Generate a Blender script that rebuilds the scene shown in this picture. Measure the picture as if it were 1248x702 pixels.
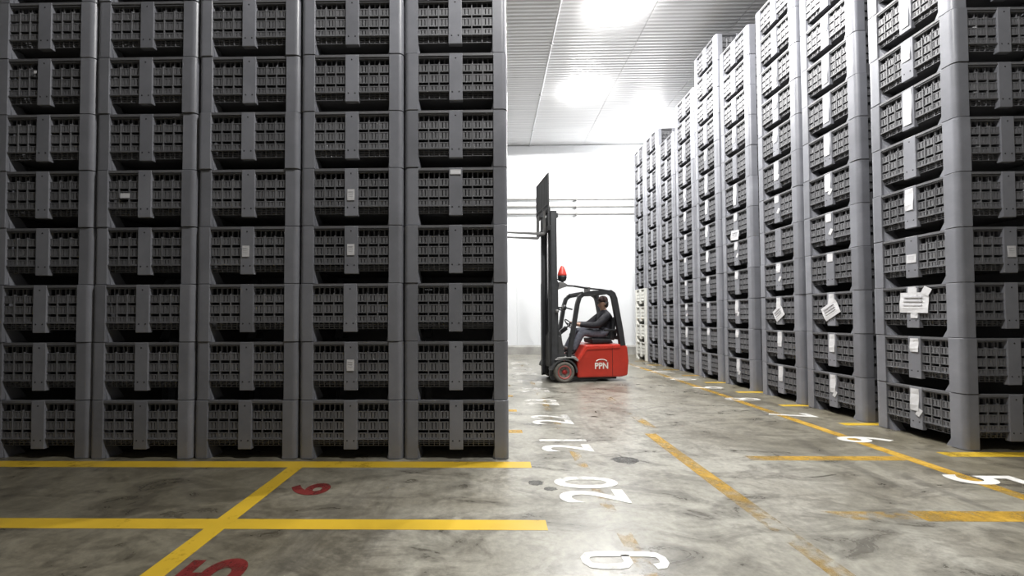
import bpy, bmesh, math, random
from mathutils import Vector, Matrix
random.seed(7)
for o in list(bpy.data.objects): bpy.data.objects.remove(o)
scene = bpy.context.scene
C = scene.collection

# ------------------------------------------------------------------ camera
CAM_H = 1.4396
YAW, PITCH, ROLL = -0.0154, 0.0228, 0.004
cam_d = bpy.data.cameras.new('camera'); cam = bpy.data.objects.new('camera', cam_d); C.objects.link(cam)
cam_d.sensor_fit = 'HORIZONTAL'; cam_d.sensor_width = 36.0
cam_d.lens = 36.0 * 486.7 / 1248
cam_d.shift_x = (624 - 592.74) / 1248
cam_d.shift_y = (376.25 - 351) / 1248
cam_d.clip_start = 0.05; cam_d.clip_end = 200
cy, sy, cp, sp, cr, sr = math.cos(YAW), math.sin(YAW), math.cos(PITCH), math.sin(PITCH), math.cos(ROLL), math.sin(ROLL)
right = Vector((cy, -sy, 0)); fwd = Vector((sy * cp, cy * cp, sp)); up = Vector((-sy * sp, -cy * sp, cp))
r2 = right * cr - up * sr; u2 = right * sr + up * cr
cam.matrix_world = Matrix(((r2.x, u2.x, -fwd.x, 0), (r2.y, u2.y, -fwd.y, 0), (r2.z, u2.z, -fwd.z, CAM_H), (0, 0, 0, 1)))
scene.camera = cam

# ------------------------------------------------------------------ world, exposure
w = bpy.data.worlds.new('world'); scene.world = w; w.use_nodes = True
w.node_tree.nodes['Background'].inputs[0].default_value = (0.9, 0.95, 1.0, 1)
w.node_tree.nodes['Background'].inputs[1].default_value = 0.0
scene.view_settings.view_transform = 'Standard'; scene.view_settings.look = 'None'
scene.view_settings.gamma = 1.0; scene.view_settings.use_curve_mapping = False
scene.view_settings.exposure = 0.0
LAMP_W = 1100.0          # watts of each ceiling lamp's light
LAMP_GLOW = 50.0        # emission of its diffuser

# room dimensions
Y_BACK, Z_CEIL = 15.72, 8.27
X_LEFT, X_RIGHT, Y_FRONT = -15.0, 9.0, -8.0

# ------------------------------------------------------------------ materials
def newmat(name):
    m = bpy.data.materials.new(name); m.use_nodes = True
    nt = m.node_tree; return m, nt, nt.nodes['Principled BSDF']
def N(nt, typ, **kw):
    n = nt.nodes.new(typ)
    for k, v in kw.items(): setattr(n, k, v)
    return n
def ramp(nt, stops):
    r = N(nt, 'ShaderNodeValToRGB'); e = r.color_ramp.elements
    while len(e) < len(stops): e.new(0.5)
    for i, (p, c) in enumerate(stops):
        e[i].position = p; e[i].color = (c, c, c, 1) if isinstance(c, (int, float)) else (*c, 1)
    return r
def plain(name, col, rough=0.5, metal=0.0, var=0.12, scale=9.0, spec=0.5, emit=None):
    m, nt, b = newmat(name)
    tc = N(nt, 'ShaderNodeTexCoord'); no = N(nt, 'ShaderNodeTexNoise'); no.inputs['Scale'].default_value = scale; no.inputs['Detail'].default_value = 5
    nt.links.new(tc.outputs['Object'], no.inputs['Vector'])
    r = ramp(nt, [(0.3, tuple(c * (1 - var) for c in col)), (0.7, tuple(min(1, c * (1 + var)) for c in col))])
    nt.links.new(no.outputs['Fac'], r.inputs['Fac']); nt.links.new(r.outputs['Color'], b.inputs['Base Color'])
    b.inputs['Roughness'].default_value = rough; b.inputs['Metallic'].default_value = metal; b.inputs['Specular IOR Level'].default_value = spec
    if emit:
        b.inputs['Emission Color'].default_value = (*emit[0], 1); b.inputs['Emission Strength'].default_value = emit[1]
    return m

def bin_material(name, col, rough=0.42):
    m, nt, b = newmat(name)
    tc = N(nt, 'ShaderNodeTexCoord'); oi = N(nt, 'ShaderNodeObjectInfo')
    no = N(nt, 'ShaderNodeTexNoise'); no.inputs['Scale'].default_value = 3.0; no.inputs['Detail'].default_value = 6; no.inputs['Roughness'].default_value = 0.65
    add = N(nt, 'ShaderNodeVectorMath', operation='ADD')
    geo = N(nt, 'ShaderNodeNewGeometry')
    nt.links.new(geo.outputs['Position'], no.inputs['Vector'])
    r = ramp(nt, [(0.3, tuple(c * 0.82 for c in col)), (0.62, col), (0.85, tuple(min(1, c * 1.25 + 0.01) for c in col))])
    nt.links.new(no.outputs['Fac'], r.inputs['Fac'])
    hs = N(nt, 'ShaderNodeHueSaturation')
    mr = N(nt, 'ShaderNodeMapRange'); mr.inputs['To Min'].default_value = 0.86; mr.inputs['To Max'].default_value = 1.12
    nt.links.new(oi.outputs['Random'], mr.inputs['Value']); nt.links.new(mr.outputs['Result'], hs.inputs['Value'])
    nt.links.new(r.outputs['Color'], hs.inputs['Color']); nt.links.new(hs.outputs['Color'], b.inputs['Base Color'])
    b.inputs['Roughness'].default_value = rough
    return m

M = {}
M['bin'] = bin_material('grey_plastic', (0.222, 0.227, 0.254), 0.36)
M['bin_lattice'] = bin_material('grey_plastic_lattice', (0.145, 0.146, 0.156), 0.5)
M['bin_white'] = bin_material('white_plastic', (0.74, 0.74, 0.70), 0.4)
M['rivet'] = plain('dark_rivet', (0.02, 0.02, 0.025), 0.5)
M['paper'] = plain('white_paper_and_lit_strip', (0.66, 0.66, 0.68), 0.7, var=0.06, scale=30)
M['ink'] = plain('grey_ink', (0.54, 0.54, 0.57), 0.7)
M['wall'] = plain('white_wall_panel', (0.68, 0.70, 0.725), 0.45, var=0.02, scale=0.6)
M['grey_wall'] = plain('grey_wall', (0.16, 0.16, 0.16), 0.7, var=0.05, scale=0.8)
M['joint'] = plain('wall_joint', (0.55, 0.56, 0.57), 0.6)
M['curb'] = plain('concrete_curb', (0.33, 0.325, 0.31), 0.8, var=0.2, scale=3)
M['pipe'] = plain('galvanised_pipe', (0.21, 0.21, 0.205), 0.55, var=0.1)
M['red'] = plain('red_paint', (0.46, 0.036, 0.022), 0.35, var=0.1, scale=4)
M['black'] = plain('black_steel', (0.018, 0.019, 0.022), 0.45, var=0.2)
M['mast'] = plain('dark_grey_mast', (0.040, 0.042, 0.046), 0.42, var=0.2)
M['frame'] = plain('dark_grey_frame', (0.026, 0.027, 0.030), 0.45, var=0.15)
M['cowl'] = plain('grey_plastic_cowl', (0.045, 0.046, 0.048), 0.55)
M['fender'] = plain('light_grey_fender', (0.24, 0.24, 0.235), 0.5)
M['rubber'] = plain('dusty_tyre_rubber', (0.13, 0.12, 0.105), 0.85, var=0.25, scale=18)
M['rim'] = plain('red_rim', (0.30, 0.02, 0.02), 0.4)
M['rim_ring'] = plain('dusty_red_rim_ring', (0.36, 0.09, 0.08), 0.5)
M['steel'] = plain('worn_steel', (0.16, 0.16, 0.16), 0.45, metal=0.3)
M['beacon'] = plain('red_beacon_lens', (0.60, 0.06, 0.045), 0.35)
M['white_paint'] = plain('white_lettering', (0.78, 0.74, 0.70), 0.5)
M['jacket'] = plain('black_jacket', (0.013, 0.013, 0.019), 0.75, var=0.3, scale=20)
M['trousers'] = plain('slate_trousers', (0.10, 0.105, 0.132), 0.85, var=0.25, scale=20)
M['skin'] = plain('skin', (0.40, 0.24, 0.17), 0.55, var=0.08)
M['shoe'] = plain('dark_shoe', (0.015, 0.014, 0.014), 0.6)
M['cap'] = plain('dark_brown_cap', (0.035, 0.018, 0.016), 0.85, var=0.25, scale=30)
M['hair'] = plain('dark_hair', (0.014, 0.011, 0.010), 0.7)
M['housing'] = plain('white_lamp_housing', (0.75, 0.76, 0.78), 0.45)
M['diffuser'] = plain('lamp_diffuser', (0.9, 0.9, 0.9), 0.4, emit=((1.0, 0.985, 0.955), LAMP_GLOW))

def ceiling_mat():
    m, nt, b = newmat('ribbed_white_steel')
    geo = N(nt, 'ShaderNodeNewGeometry'); sp_ = N(nt, 'ShaderNodeSeparateXYZ'); nt.links.new(geo.outputs['Position'], sp_.inputs[0])
    wv = N(nt, 'ShaderNodeMath', operation='MULTIPLY'); wv.inputs[1].default_value = 2 * math.pi / 0.11
    nt.links.new(sp_.outputs['Y'], wv.inputs[0])
    sn = N(nt, 'ShaderNodeMath', operation='SINE'); nt.links.new(wv.outputs[0], sn.inputs[0])
    bp = N(nt, 'ShaderNodeBump'); bp.inputs['Strength'].default_value = 0.35; bp.inputs['Distance'].default_value = 0.012
    nt.links.new(sn.outputs[0], bp.inputs['Height']); nt.links.new(bp.outputs['Normal'], b.inputs['Normal'])
    no = N(nt, 'ShaderNodeTexNoise'); no.inputs['Scale'].default_value = 1.0; no.inputs['Detail'].default_value = 4
    mp = N(nt, 'ShaderNodeMapping'); mp.inputs['Scale'].default_value = (0.25, 6.0, 1); nt.links.new(geo.outputs['Position'], mp.inputs['Vector']); nt.links.new(mp.outputs[0], no.inputs['Vector'])
    r = ramp(nt, [(0.3, (0.60, 0.60, 0.615)), (0.7, (0.70, 0.70, 0.71))]); nt.links.new(no.outputs['Fac'], r.inputs['Fac']); nt.links.new(r.outputs['Color'], b.inputs['Base Color'])
    b.inputs['Roughness'].default_value = 0.36
    return m
M['ceiling'] = ceiling_mat()

def floor_mat():
    m, nt, b = newmat('worn_concrete')
    geo = N(nt, 'ShaderNodeNewGeometry')
    def noise(scale, detail=6, rough=0.6, sx=1.0, sy=1.0, dist=0.0):
        mp = N(nt, 'ShaderNodeMapping'); mp.inputs['Scale'].default_value = (sx, sy, 1)
        nt.links.new(geo.outputs['Position'], mp.inputs['Vector'])
        n = N(nt, 'ShaderNodeTexNoise'); n.inputs['Scale'].default_value = scale; n.inputs['Detail'].default_value = detail
        n.inputs['Roughness'].default_value = rough; n.inputs['Distortion'].default_value = dist
        nt.links.new(mp.outputs[0], n.inputs['Vector']); return n
    def mix(fac, a, c, mode='MIX', f=None):
        x = N(nt, 'ShaderNodeMix', data_type='RGBA', blend_type=mode)
        if f is not None: x.inputs[0].default_value = f
        else: nt.links.new(fac, x.inputs[0])
        nt.links.new(a, x.inputs[6]); 
        if isinstance(c, tuple): x.inputs[7].default_value = (*c, 1)
        else: nt.links.new(c, x.inputs[7])
        return x.outputs[2]
    n1 = noise(0.75, 8, 0.62, dist=0.6)
    base = ramp(nt, [(0.28, (0.19, 0.180, 0.150)), (0.45, (0.295, 0.283, 0.242)), (0.60, (0.365, 0.354, 0.31)), (0.8, (0.435, 0.425, 0.38))])
    nt.links.new(n1.outputs['Fac'], base.inputs['Fac'])
    n2 = noise(2.1, 9, 0.7, 0.8, 1.5, 1.2)
    st = ramp(nt, [(0.34, 0.85), (0.54, 0.0)]); nt.links.new(n2.outputs['Fac'], st.inputs['Fac'])
    c1 = mix(st.outputs['Color'], base.outputs['Color'], (0.10, 0.092, 0.077))
    n3 = noise(16, 6, 0.7); s3 = ramp(nt, [(0.35, 0.72), (0.65, 1.16)]); nt.links.new(n3.outputs['Fac'], s3.inputs['Fac'])
    c2 = mix(None, c1, s3.outputs['Color'], 'MULTIPLY', 0.85)
    # dark tyre smears running with the aisle
    n4 = noise(1.0, 5, 0.6, 1.6, 0.35, 0.8); s4 = ramp(nt, [(0.56, 0.0), (0.72, 0.6)]); nt.links.new(n4.outputs['Fac'], s4.inputs['Fac'])
    c3 = mix(s4.outputs['Color'], c2, (0.06, 0.056, 0.05))
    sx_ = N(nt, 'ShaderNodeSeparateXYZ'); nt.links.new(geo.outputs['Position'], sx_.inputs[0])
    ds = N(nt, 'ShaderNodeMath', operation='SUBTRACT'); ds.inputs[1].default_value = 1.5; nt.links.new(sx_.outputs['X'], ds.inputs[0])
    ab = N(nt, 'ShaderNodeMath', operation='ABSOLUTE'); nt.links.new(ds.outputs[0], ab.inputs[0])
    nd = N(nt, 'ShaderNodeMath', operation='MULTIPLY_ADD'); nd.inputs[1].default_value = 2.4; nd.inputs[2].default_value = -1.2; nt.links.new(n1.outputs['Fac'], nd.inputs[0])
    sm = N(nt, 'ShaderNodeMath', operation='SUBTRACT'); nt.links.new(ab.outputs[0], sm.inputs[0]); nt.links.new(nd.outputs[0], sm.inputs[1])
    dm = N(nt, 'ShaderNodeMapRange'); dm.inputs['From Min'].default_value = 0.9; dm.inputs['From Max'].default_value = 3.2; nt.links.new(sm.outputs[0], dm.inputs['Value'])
    bay_shade_dirt = mix(dm.outputs['Result'], c3, (0.60, 0.565, 0.49), 'MULTIPLY')  # light falloff away from the aisle, with bay dirt, put into the colour
    nt.links.new(bay_shade_dirt, b.inputs['Base Color'])
    rr = ramp(nt, [(0.25, 0.24), (0.75, 0.38)]); nt.links.new(n2.outputs['Fac'], rr.inputs['Fac']); nt.links.new(rr.outputs['Color'], b.inputs['Roughness'])
    bp = N(nt, 'ShaderNodeBump'); bp.inputs['Strength'].default_value = 0.12; bp.inputs['Distance'].default_value = 0.01
    nt.links.new(n3.outputs['Fac'], bp.inputs['Height']); nt.links.new(bp.outputs['Normal'], b.inputs['Normal'])
    return m
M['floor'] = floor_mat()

def paint_mat(name, col, wear, scale=7.0, soft=0.12, top=0.95):
    """floor paint; wear 0..1 is the share rubbed through to the concrete"""
    m, nt, b = newmat(name)
    geo = N(nt, 'ShaderNodeNewGeometry')
    n = N(nt, 'ShaderNodeTexNoise'); n.inputs['Scale'].default_value = scale; n.inputs['Detail'].default_value = 8; n.inputs['Roughness'].default_value = 0.72
    nt.links.new(geo.outputs['Position'], n.inputs['Vector'])
    n2 = N(nt, 'ShaderNodeTexNoise'); n2.inputs['Scale'].default_value = 1.3; n2.inputs['Detail'].default_value = 3
    nt.links.new(geo.outputs['Position'], n2.inputs['Vector'])
    r = ramp(nt, [(0.35, tuple(c * 0.72 for c in col)), (0.65, col)]); nt.links.new(n2.outputs['Fac'], r.inputs['Fac'])
    nt.links.new(r.outputs['Color'], b.inputs['Base Color']); b.inputs['Roughness'].default_value = 0.42
    ad = N(nt, 'ShaderNodeMath', operation='ADD'); nt.links.new(n.outputs['Fac'], ad.inputs[0])
    h = N(nt, 'ShaderNodeMath', operation='MULTIPLY_ADD'); h.inputs[1].default_value = 0.9; h.inputs[2].default_value = -0.45
    nt.links.new(n2.outputs['Fac'], h.inputs[0]); nt.links.new(h.outputs[0], ad.inputs[1])
    c = 0.18 + 0.64 * wear
    a = ramp(nt, [(max(0, c - soft), 0.0), (min(1, c + soft), top)]); nt.links.new(ad.outputs[0], a.inputs['Fac'])
    nt.links.new(a.outputs['Color'], b.inputs['Alpha'])
    return m
YEL = (0.56, 0.34, 0.045)
M['yellow'] = paint_mat('yellow_floor_paint', (0.70, 0.46, 0.035), 0.14)
M['yellow_rub'] = paint_mat('rubbed_yellow_floor_paint', YEL, 0.46, soft=0.2)
M['yellow_worn'] = paint_mat('worn_yellow_floor_paint', YEL, 0.56, soft=0.24, top=0.8)
M['yellow_gone'] = paint_mat('nearly_gone_yellow_floor_paint', YEL, 0.84, soft=0.18, top=0.8)
M['white_fl'] = paint_mat('white_floor_paint', (0.80, 0.79, 0.76), 0.20, soft=0.16)
M['white_fl_worn'] = paint_mat('rubbed_white_floor_paint', (0.80, 0.78, 0.74), 0.40, soft=0.22)
M['red_fl'] = paint_mat('red_floor_paint', (0.20, 0.026, 0.024), 0.32)
M['stain'] = paint_mat('oil_stain', (0.08, 0.077, 0.072), 0.42, 9, soft=0.25, top=0.6)

# ------------------------------------------------------------------ mesh helpers
def box(bm, x0, x1, y0, y1, z0, z1, bev=0.0, mi=0):
    vs = [bm.verts.new(p) for p in ((x0, y0, z0), (x1, y0, z0), (x1, y1, z0), (x0, y1, z0), (x0, y0, z1), (x1, y0, z1), (x1, y1, z1), (x0, y1, z1))]
    fs = [bm.faces.new([vs[i] for i in f]) for f in ((0, 3, 2, 1), (4, 5, 6, 7), (0, 1, 5, 4), (1, 2, 6, 5), (2, 3, 7, 6), (3, 0, 4, 7))]
    for f in fs: f.material_index = mi
    if bev > 0:
        es = list({e for f in fs for e in f.edges})
        bmesh.ops.bevel(bm, geom=es, offset=bev, segments=2, affect='EDGES', profile=0.5)
def prism(bm, pts, a0, a1, axis='y', bev=0.0, mi=0, seg=2):
    """polygon (u,v) extruded along axis: axis y -> (u,a,v); z -> (u,v,a); x -> (a,u,v)"""
    def P(u, v, a): return (u, a, v) if axis == 'y' else ((u, v, a) if axis == 'z' else (a, u, v))
    A = [bm.verts.new(P(u, v, a0)) for u, v in pts]; B = [bm.verts.new(P(u, v, a1)) for u, v in pts]
    n = len(pts); fs = [bm.faces.new(A), bm.faces.new(B[::-1])]
    for i in range(n): fs.append(bm.faces.new((A[i], B[i], B[(i + 1) % n], A[(i + 1) % n])))
    for f in fs: f.material_index = mi
    bmesh.ops.recalc_face_normals(bm, faces=fs)
    if bev > 0:
        es = list({e for f in fs for e in f.edges})
        bmesh.ops.bevel(bm, geom=es, offset=bev, segments=seg, affect='EDGES', profile=0.5)
def tube(bm, pts, r, n=8, mi=0, caps=True):
    pts = [Vector(p) for p in pts]; rings = []
    rr = r if isinstance(r, (list, tuple)) else [r] * len(pts)
    for i, p in enumerate(pts):
        t = (pts[min(i + 1, len(pts) - 1)] - pts[max(i - 1, 0)]).normalized()
        a = Vector((0, 0, 1)) if abs(t.z) < 0.9 else Vector((1, 0, 0))
        u = t.cross(a).normalized(); v = t.cross(u).normalized()
        rings.append([bm.verts.new(p + (u * math.cos(2 * math.pi * k / n) + v * math.sin(2 * math.pi * k / n)) * rr[i]) for k in range(n)])
    fs = []
    for A, B in zip(rings, rings[1:]):
        for k in range(n): fs.append(bm.faces.new((A[k], A[(k + 1) % n], B[(k + 1) % n], B[k])))
    if caps: fs.append(bm.faces.new(rings[0][::-1])); fs.append(bm.faces.new(rings[-1]))
    for f in fs: f.material_index = mi; f.smooth = True
    bmesh.ops.recalc_face_normals(bm, faces=fs)
def bar(bm, pts, wid, hgt, bev=0.0):
    """rectangular section swept through points in the xz plane, wid along y, hgt in plane"""
    pts = [Vector(p) for p in pts]; rings = []
    for i, p in enumerate(pts):
        t = (pts[min(i + 1, len(pts) - 1)] - pts[max(i - 1, 0)]).normalized()
        u = Vector((0, 1, 0)); v = t.cross(u).normalized()
        rings.append([bm.verts.new(p + u * a * wid / 2 + v * b * hgt / 2) for a, b in ((-1, -1), (1, -1), (1, 1), (-1, 1))])
    fs = []
    for A, B in zip(rings, rings[1:]):
        for k in range(4): fs.append(bm.faces.new((A[k], A[(k + 1) % 4], B[(k + 1) % 4], B[k])))
    fs.append(bm.faces.new(rings[0][::-1])); fs.append(bm.faces.new(rings[-1]))
    bmesh.ops.recalc_face_normals(bm, faces=fs)
def lathe(bm, prof, c=(0, 0, 0), axis='z', n=24, mi=0):
    rings = []
    for r, h in prof:
        ring = []
        for k in range(n):
            a = 2 * math.pi * k / n; u, v = r * math.cos(a), r * math.sin(a)
            p = (u, v, h) if axis == 'z' else ((u, h, v) if axis == 'y' else (h, u, v))
            ring.append(bm.verts.new(Vector(p) + Vector(c)))
        rings.append(ring)
    fs = []
    for A, B in zip(rings, rings[1:]):
        for k in range(n): fs.append(bm.faces.new((A[k], A[(k + 1) % n], B[(k + 1) % n], B[k])))
    fs.append(bm.faces.new(rings[0][::-1])); fs.append(bm.faces.new(rings[-1]))
    for f in fs: f.material_index = mi; f.smooth = True
    bmesh.ops.recalc_face_normals(bm, faces=fs)
def to_mesh(name, bm, *mats):
    me = bpy.data.meshes.new(name); bm.to_mesh(me); bm.free()
    for m in mats: me.materials.append(m)
    return me
def obj(name, me, parent=None, loc=None, label=None):
    o = bpy.data.objects.new(name, me); C.objects.link(o)
    if parent: o.parent = parent
    if loc: o.location = loc
    if label: o['label'] = label
    return o
def mk(name, parent, mats, fn, label=None):
    bm = bmesh.new(); fn(bm)
    return obj(name, to_mesh(name, bm, *([mats] if not isinstance(mats, (list, tuple)) else mats)), parent, None, label)
def empty(name, loc=(0, 0, 0), rz=0.0):
    o = bpy.data.objects.new(name, None); C.objects.link(o); o.location = loc; o.rotation_euler = (0, 0, rz); o.empty_display_size = 0.2
    return o
def tag(o, label, cat, group=None):
    o['label'] = label; o['category'] = cat
    if group: o['group'] = group
    return o
def struct(o, label, cat):
    o['kind'] = 'structure'; o['label'] = label; o['category'] = cat; return o

# ------------------------------------------------------------------ room
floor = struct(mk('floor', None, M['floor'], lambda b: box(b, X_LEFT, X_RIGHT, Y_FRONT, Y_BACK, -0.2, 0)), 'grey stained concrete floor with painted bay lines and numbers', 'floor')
def plain_wall(name, x0, x1, y0, y1, label):
    return struct(mk(name, None, M['joint'], lambda b: box(b, x0, x1, y0, y1, 0, Z_CEIL)), label, 'wall')
wb = plain_wall('wall_back', X_LEFT, X_RIGHT, Y_BACK + 0.02, Y_BACK + 0.2, 'white panelled cold-store wall behind the forklift')
k = 0; x = X_LEFT
pm = to_mesh('wall_panel', (lambda b: (box(b, 0, 1.136, 0, 0.03, 0, Z_CEIL - 0.02, 0.004), b)[1])(bmesh.new()), M['wall'])
while x + 1.136 < X_RIGHT + 0.3:
    obj('wall_panel', pm, wb, (x + 0.002, Y_BACK - 0.005, 0.01)); x += 1.14
def side_wall(name, x0, x1, y0, y1, label):
    return struct(mk(name, None, M['grey_wall'], lambda b: box(b, x0, x1, y0, y1, 0, Z_CEIL)), label, 'wall')
side_wall('wall_left', X_LEFT - 0.2, X_LEFT, Y_FRONT, Y_BACK + 0.2, 'grey side wall beyond the front row of bins')
side_wall('wall_right', X_RIGHT, X_RIGHT + 0.2, Y_FRONT, Y_BACK + 0.2, 'grey side wall beyond the long row of bins')
side_wall('wall_front', X_LEFT, X_RIGHT, Y_FRONT - 0.2, Y_FRONT, 'grey wall opposite the white panelled wall')
struct(mk('baseboard_back', None, M['curb'], lambda b: prism(b, [(Y_BACK - 0.16, 0), (Y_BACK - 0.16, 0.30), (Y_BACK - 0.10, 0.36), (Y_BACK - 0.01, 0.36), (Y_BACK - 0.01, 0)], X_LEFT, X_RIGHT, 'x')), 'grey concrete kerb along the foot of the back wall', 'kerb')
ceil = struct(mk('ceiling', None, M['joint'], lambda b: box(b, X_LEFT - 0.2, X_RIGHT + 0.2, Y_FRONT - 0.2, Y_BACK + 0.2, Z_CEIL + 0.03, Z_CEIL + 0.2)), 'white ribbed steel ceiling above the aisle', 'ceiling')
x = 1.5 - 2.1 * 7
cpm = to_mesh('ceiling_panel', (lambda b: (box(b, 0, 2.09, Y_FRONT, Y_BACK, 0, 0.03, 0.004), b)[1])(bmesh.new()), M['ceiling'])
while x < X_RIGHT:
    obj('ceiling_panel', cpm, ceil, (x + 0.005, 0, Z_CEIL)); x += 2.1
# conduit along a ceiling joint
cd = empty('cable_conduit', (1.5, 0, Z_CEIL - 0.03)); tag(cd, 'pale cable conduit running along the ceiling beside the lamps', 'conduit')
mk('conduit_tube', cd, M['housing'], lambda b: tube(b, [(0, -5, 0), (0, Y_BACK - 0.02, 0)], 0.022, 8))
clip_me = to_mesh('clip', (lambda b: (box(b, -0.04, 0.04, -0.02, 0.02, -0.027, 0.028, 0.004), b)[1])(bmesh.new()), M['housing'])
for i in range(9): obj('clip', clip_me, cd, (0, -4 + i * 2.3, 0))
# pipes on the back wall
for i, z in enumerate((6.10, 5.81, 5.52)):
    p = empty('wall_pipe', (0, Y_BACK - 0.12, z)); p.rotation_euler = (0, math.radians(0.4), 0)
    tag(p, ('topmost', 'middle', 'lowest')[i] + ' of three grey pipes running along the white wall', 'pipe', 'pipes on the white wall')
    mk('pipe', p, M['pipe'], lambda b: tube(b, [(-11, 0, 0), (8.8, 0, 0)], 0.045, 10))
    for xx in (-7, -3.5, 0, 3.3, 6.5):
        mk('bracket', p, M['pipe'], lambda b: box(b, xx - 0.02, xx + 0.02, -0.055, 0.11, -0.055, 0.055, 0.004))

# ------------------------------------------------------------------ painted floor
LV = [0.0006]
def rect(name, x0, x1, y0, y1, mat, label, lv=None):
    z = lv or 0.0012
    def f(b):
        n = max(1, int((x1 - x0) / 2)); 
        box(b, x0, x1, y0, y1, 0.0002, z)
    return mk(name, floor, mat, f, label)
def text_mesh(s, h, wfac, off=0.016):
    cu = bpy.data.curves.new('t', 'FONT'); cu.body = s; cu.size = 1.0; cu.offset = off; cu.align_x = 'CENTER'; cu.align_y = 'BOTTOM_BASELINE'
    cu.resolution_u = 6; cu.space_character = 1.02
    t = bpy.data.objects.new('t', cu); C.objects.link(t)
    dg = bpy.context.evaluated_depsgraph_get(); dg.update()
    me = bpy.data.meshes.new_from_object(t.evaluated_get(dg))
    C.objects.unlink(t); bpy.data.objects.remove(t)
    ys = [v.co.y for v in me.vertices]; xs = [v.co.x for v in me.vertices]
    y0, y1 = min(ys), max(ys); k = h / (y1 - y0); xc = (min(xs) + max(xs)) / 2
    for v in me.vertices: v.co = ((v.co.x - xc) * k * wfac, (v.co.y - (y0 + y1) / 2) * k, 0)
    bm = bmesh.new(); bm.from_mesh(me)
    r = bmesh.ops.extrude_face_region(bm, geom=bm.faces[:])
    for v in [g for g in r['geom'] if isinstance(g, bmesh.types.BMVert)]: v.co.z += 0.0016
    bmesh.ops.recalc_face_normals(bm, faces=bm.faces[:])
    for f in bm.faces: f.smooth = False
    bpy.data.meshes.remove(me); return bm
def number(s, x, y, mat, h, facing, label, wfac=1.0, off=0.016):
    bm = text_mesh(s, h, wfac, off); o = obj('painted_number', to_mesh('painted_number', bm, mat), floor, (x, y, 0.0012), label)
    o.rotation_euler = (0, 0, math.pi / 2 if facing == 'L' else -math.pi / 2)
    return o
# bay lines in front of and under the front row
for i in range(6):
    y = 2.81 + 1.142 * i
    rect('bay_line', -9.0, 0.37, y - 0.068 if i != 1 else y - 0.085, y + 0.068 if i != 1 else y + 0.075, M['yellow'] if i < 2 else M['yellow_rub'], 'yellow bay line across the floor')
rect('bay_line', -1.985, -1.845, 1.0, 3.87, M['yellow'], 'yellow line crossing the bay lines', 0.0018)
rect('aisle_line', 0.82, 0.92, 0.5, 13.0, M['yellow_gone'], 'nearly worn away yellow aisle line under the white numbers')
rect('aisle_line', 1.87, 2.01, 0.5, 5.0, M['yellow_worn'], 'worn yellow line down the aisle')
rect('aisle_line', 2.0, 2.13, 5.0, 8.2, M['yellow_gone'], 'worn yellow line down the aisle')
rect('aisle_line', 4.14, 4.27, 0.8, 7.0, M['yellow_rub'], 'yellow aisle line beside the long row')
rect('aisle_line', 4.16, 4.29, 7.0, 14.5, M['yellow_worn'], 'worn yellow aisle line beside the long row')
rect('bay_line', 3.05, 8.9, 2.88, 3.03, M['yellow_rub'], 'yellow bay line in front of the long row')
rect('bay_line', 2.2, 3.05, 2.90, 3.02, M['yellow_gone'], 'worn end of a yellow bay line')
rect('bay_line', 2.6, 4.13, 4.08, 4.2, M['yellow_worn'], 'faded yellow bay line')
rect('bay_line', 4.68, 8.9, 4.19, 4.33, M['yellow'], 'yellow bay line under the corner stack')
for i, y in enumerate((5.44, 6.58, 7.74, 8.88, 9.95, 11.05, 12.1, 13.2)):
    rect('bay_line', 4.66, 6.6, y - 0.06, y + 0.06, M['yellow'] if i < 4 else M['yellow_rub'], 'yellow bay line between two stacks')
def ribbon(bm, pts, wd):
    P = [Vector((x_, y_, 0)) for x_, y_ in pts]; rows = []
    for i, p in enumerate(P):
        t_ = (P[min(i + 1, len(P) - 1)] - P[max(i - 1, 0)]).normalized(); nrm = Vector((-t_.y, t_.x, 0))
        rows.append([bm.verts.new(p + nrm * wd / 2), bm.verts.new(p - nrm * wd / 2)])
    fs = [bm.faces.new((a[0], a[1], b_[1], b_[0])) for a, b_ in zip(rows, rows[1:])]
    r = bmesh.ops.extrude_face_region(bm, geom=fs)
    for v in [g for g in r['geom'] if isinstance(g, bmesh.types.BMVert)]: v.co.z += 0.0016
    bmesh.ops.recalc_face_normals(bm, faces=bm.faces[:])
# tall stencilled 19: glyph right is +y, glyph top is -x
NINE = [(0.0, -0.18), (0.015, -0.235), (0.06, -0.26), (0.12, -0.26), (0.165, -0.235), (0.18, -0.17), (0.18, 0.17), (0.165, 0.235), (0.12, 0.26), (0.06, 0.26), (0.015, 0.235), (0.0, 0.17), (0.0, 0.06), (0.015, 0.01), (0.06, -0.02), (0.17, -0.02)]
def nineteen(b):
    ribbon(b, [(0.05 + u_ * 0.68, v_ * 0.88) for u_, v_ in NINE], 0.052)
    ribbon(b, [(-0.26, 0.19), (-0.17, 0.26)], 0.05); ribbon(b, [(-0.16, 0.285), (-0.16, -0.285)], 0.055)
n19 = mk('painted_number', floor, M['white_fl'], nineteen, 'white number 19 painted on the floor')
n19.location = (0.775, 2.30, 0.0012); n19.rotation_euler = (0, 0, math.pi / 2)
for i in range(1, 10):
    n = 19 + i
    number(str(n), 0.80 + 0.006 * i, 2.25 + 1.147 * i, M['white_fl'] if i < 4 else M['white_fl_worn'], 0.55, 'L', 'white number %d painted on the floor' % n, 0.70)
for i in range(8):
    n = 5 + i
    number(str(n), 4.33 + 0.012 * i, 3.61 + 1.158 * i, M['white_fl'] if i < 3 else M['white_fl_worn'], 0.60, 'R', 'white number %d painted on the floor' % n, 0.62)
number('5', -1.60, 2.285, M['red_fl'], 0.37, 'L', 'red number 5 painted on the floor', 1.1, 0.03)
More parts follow.
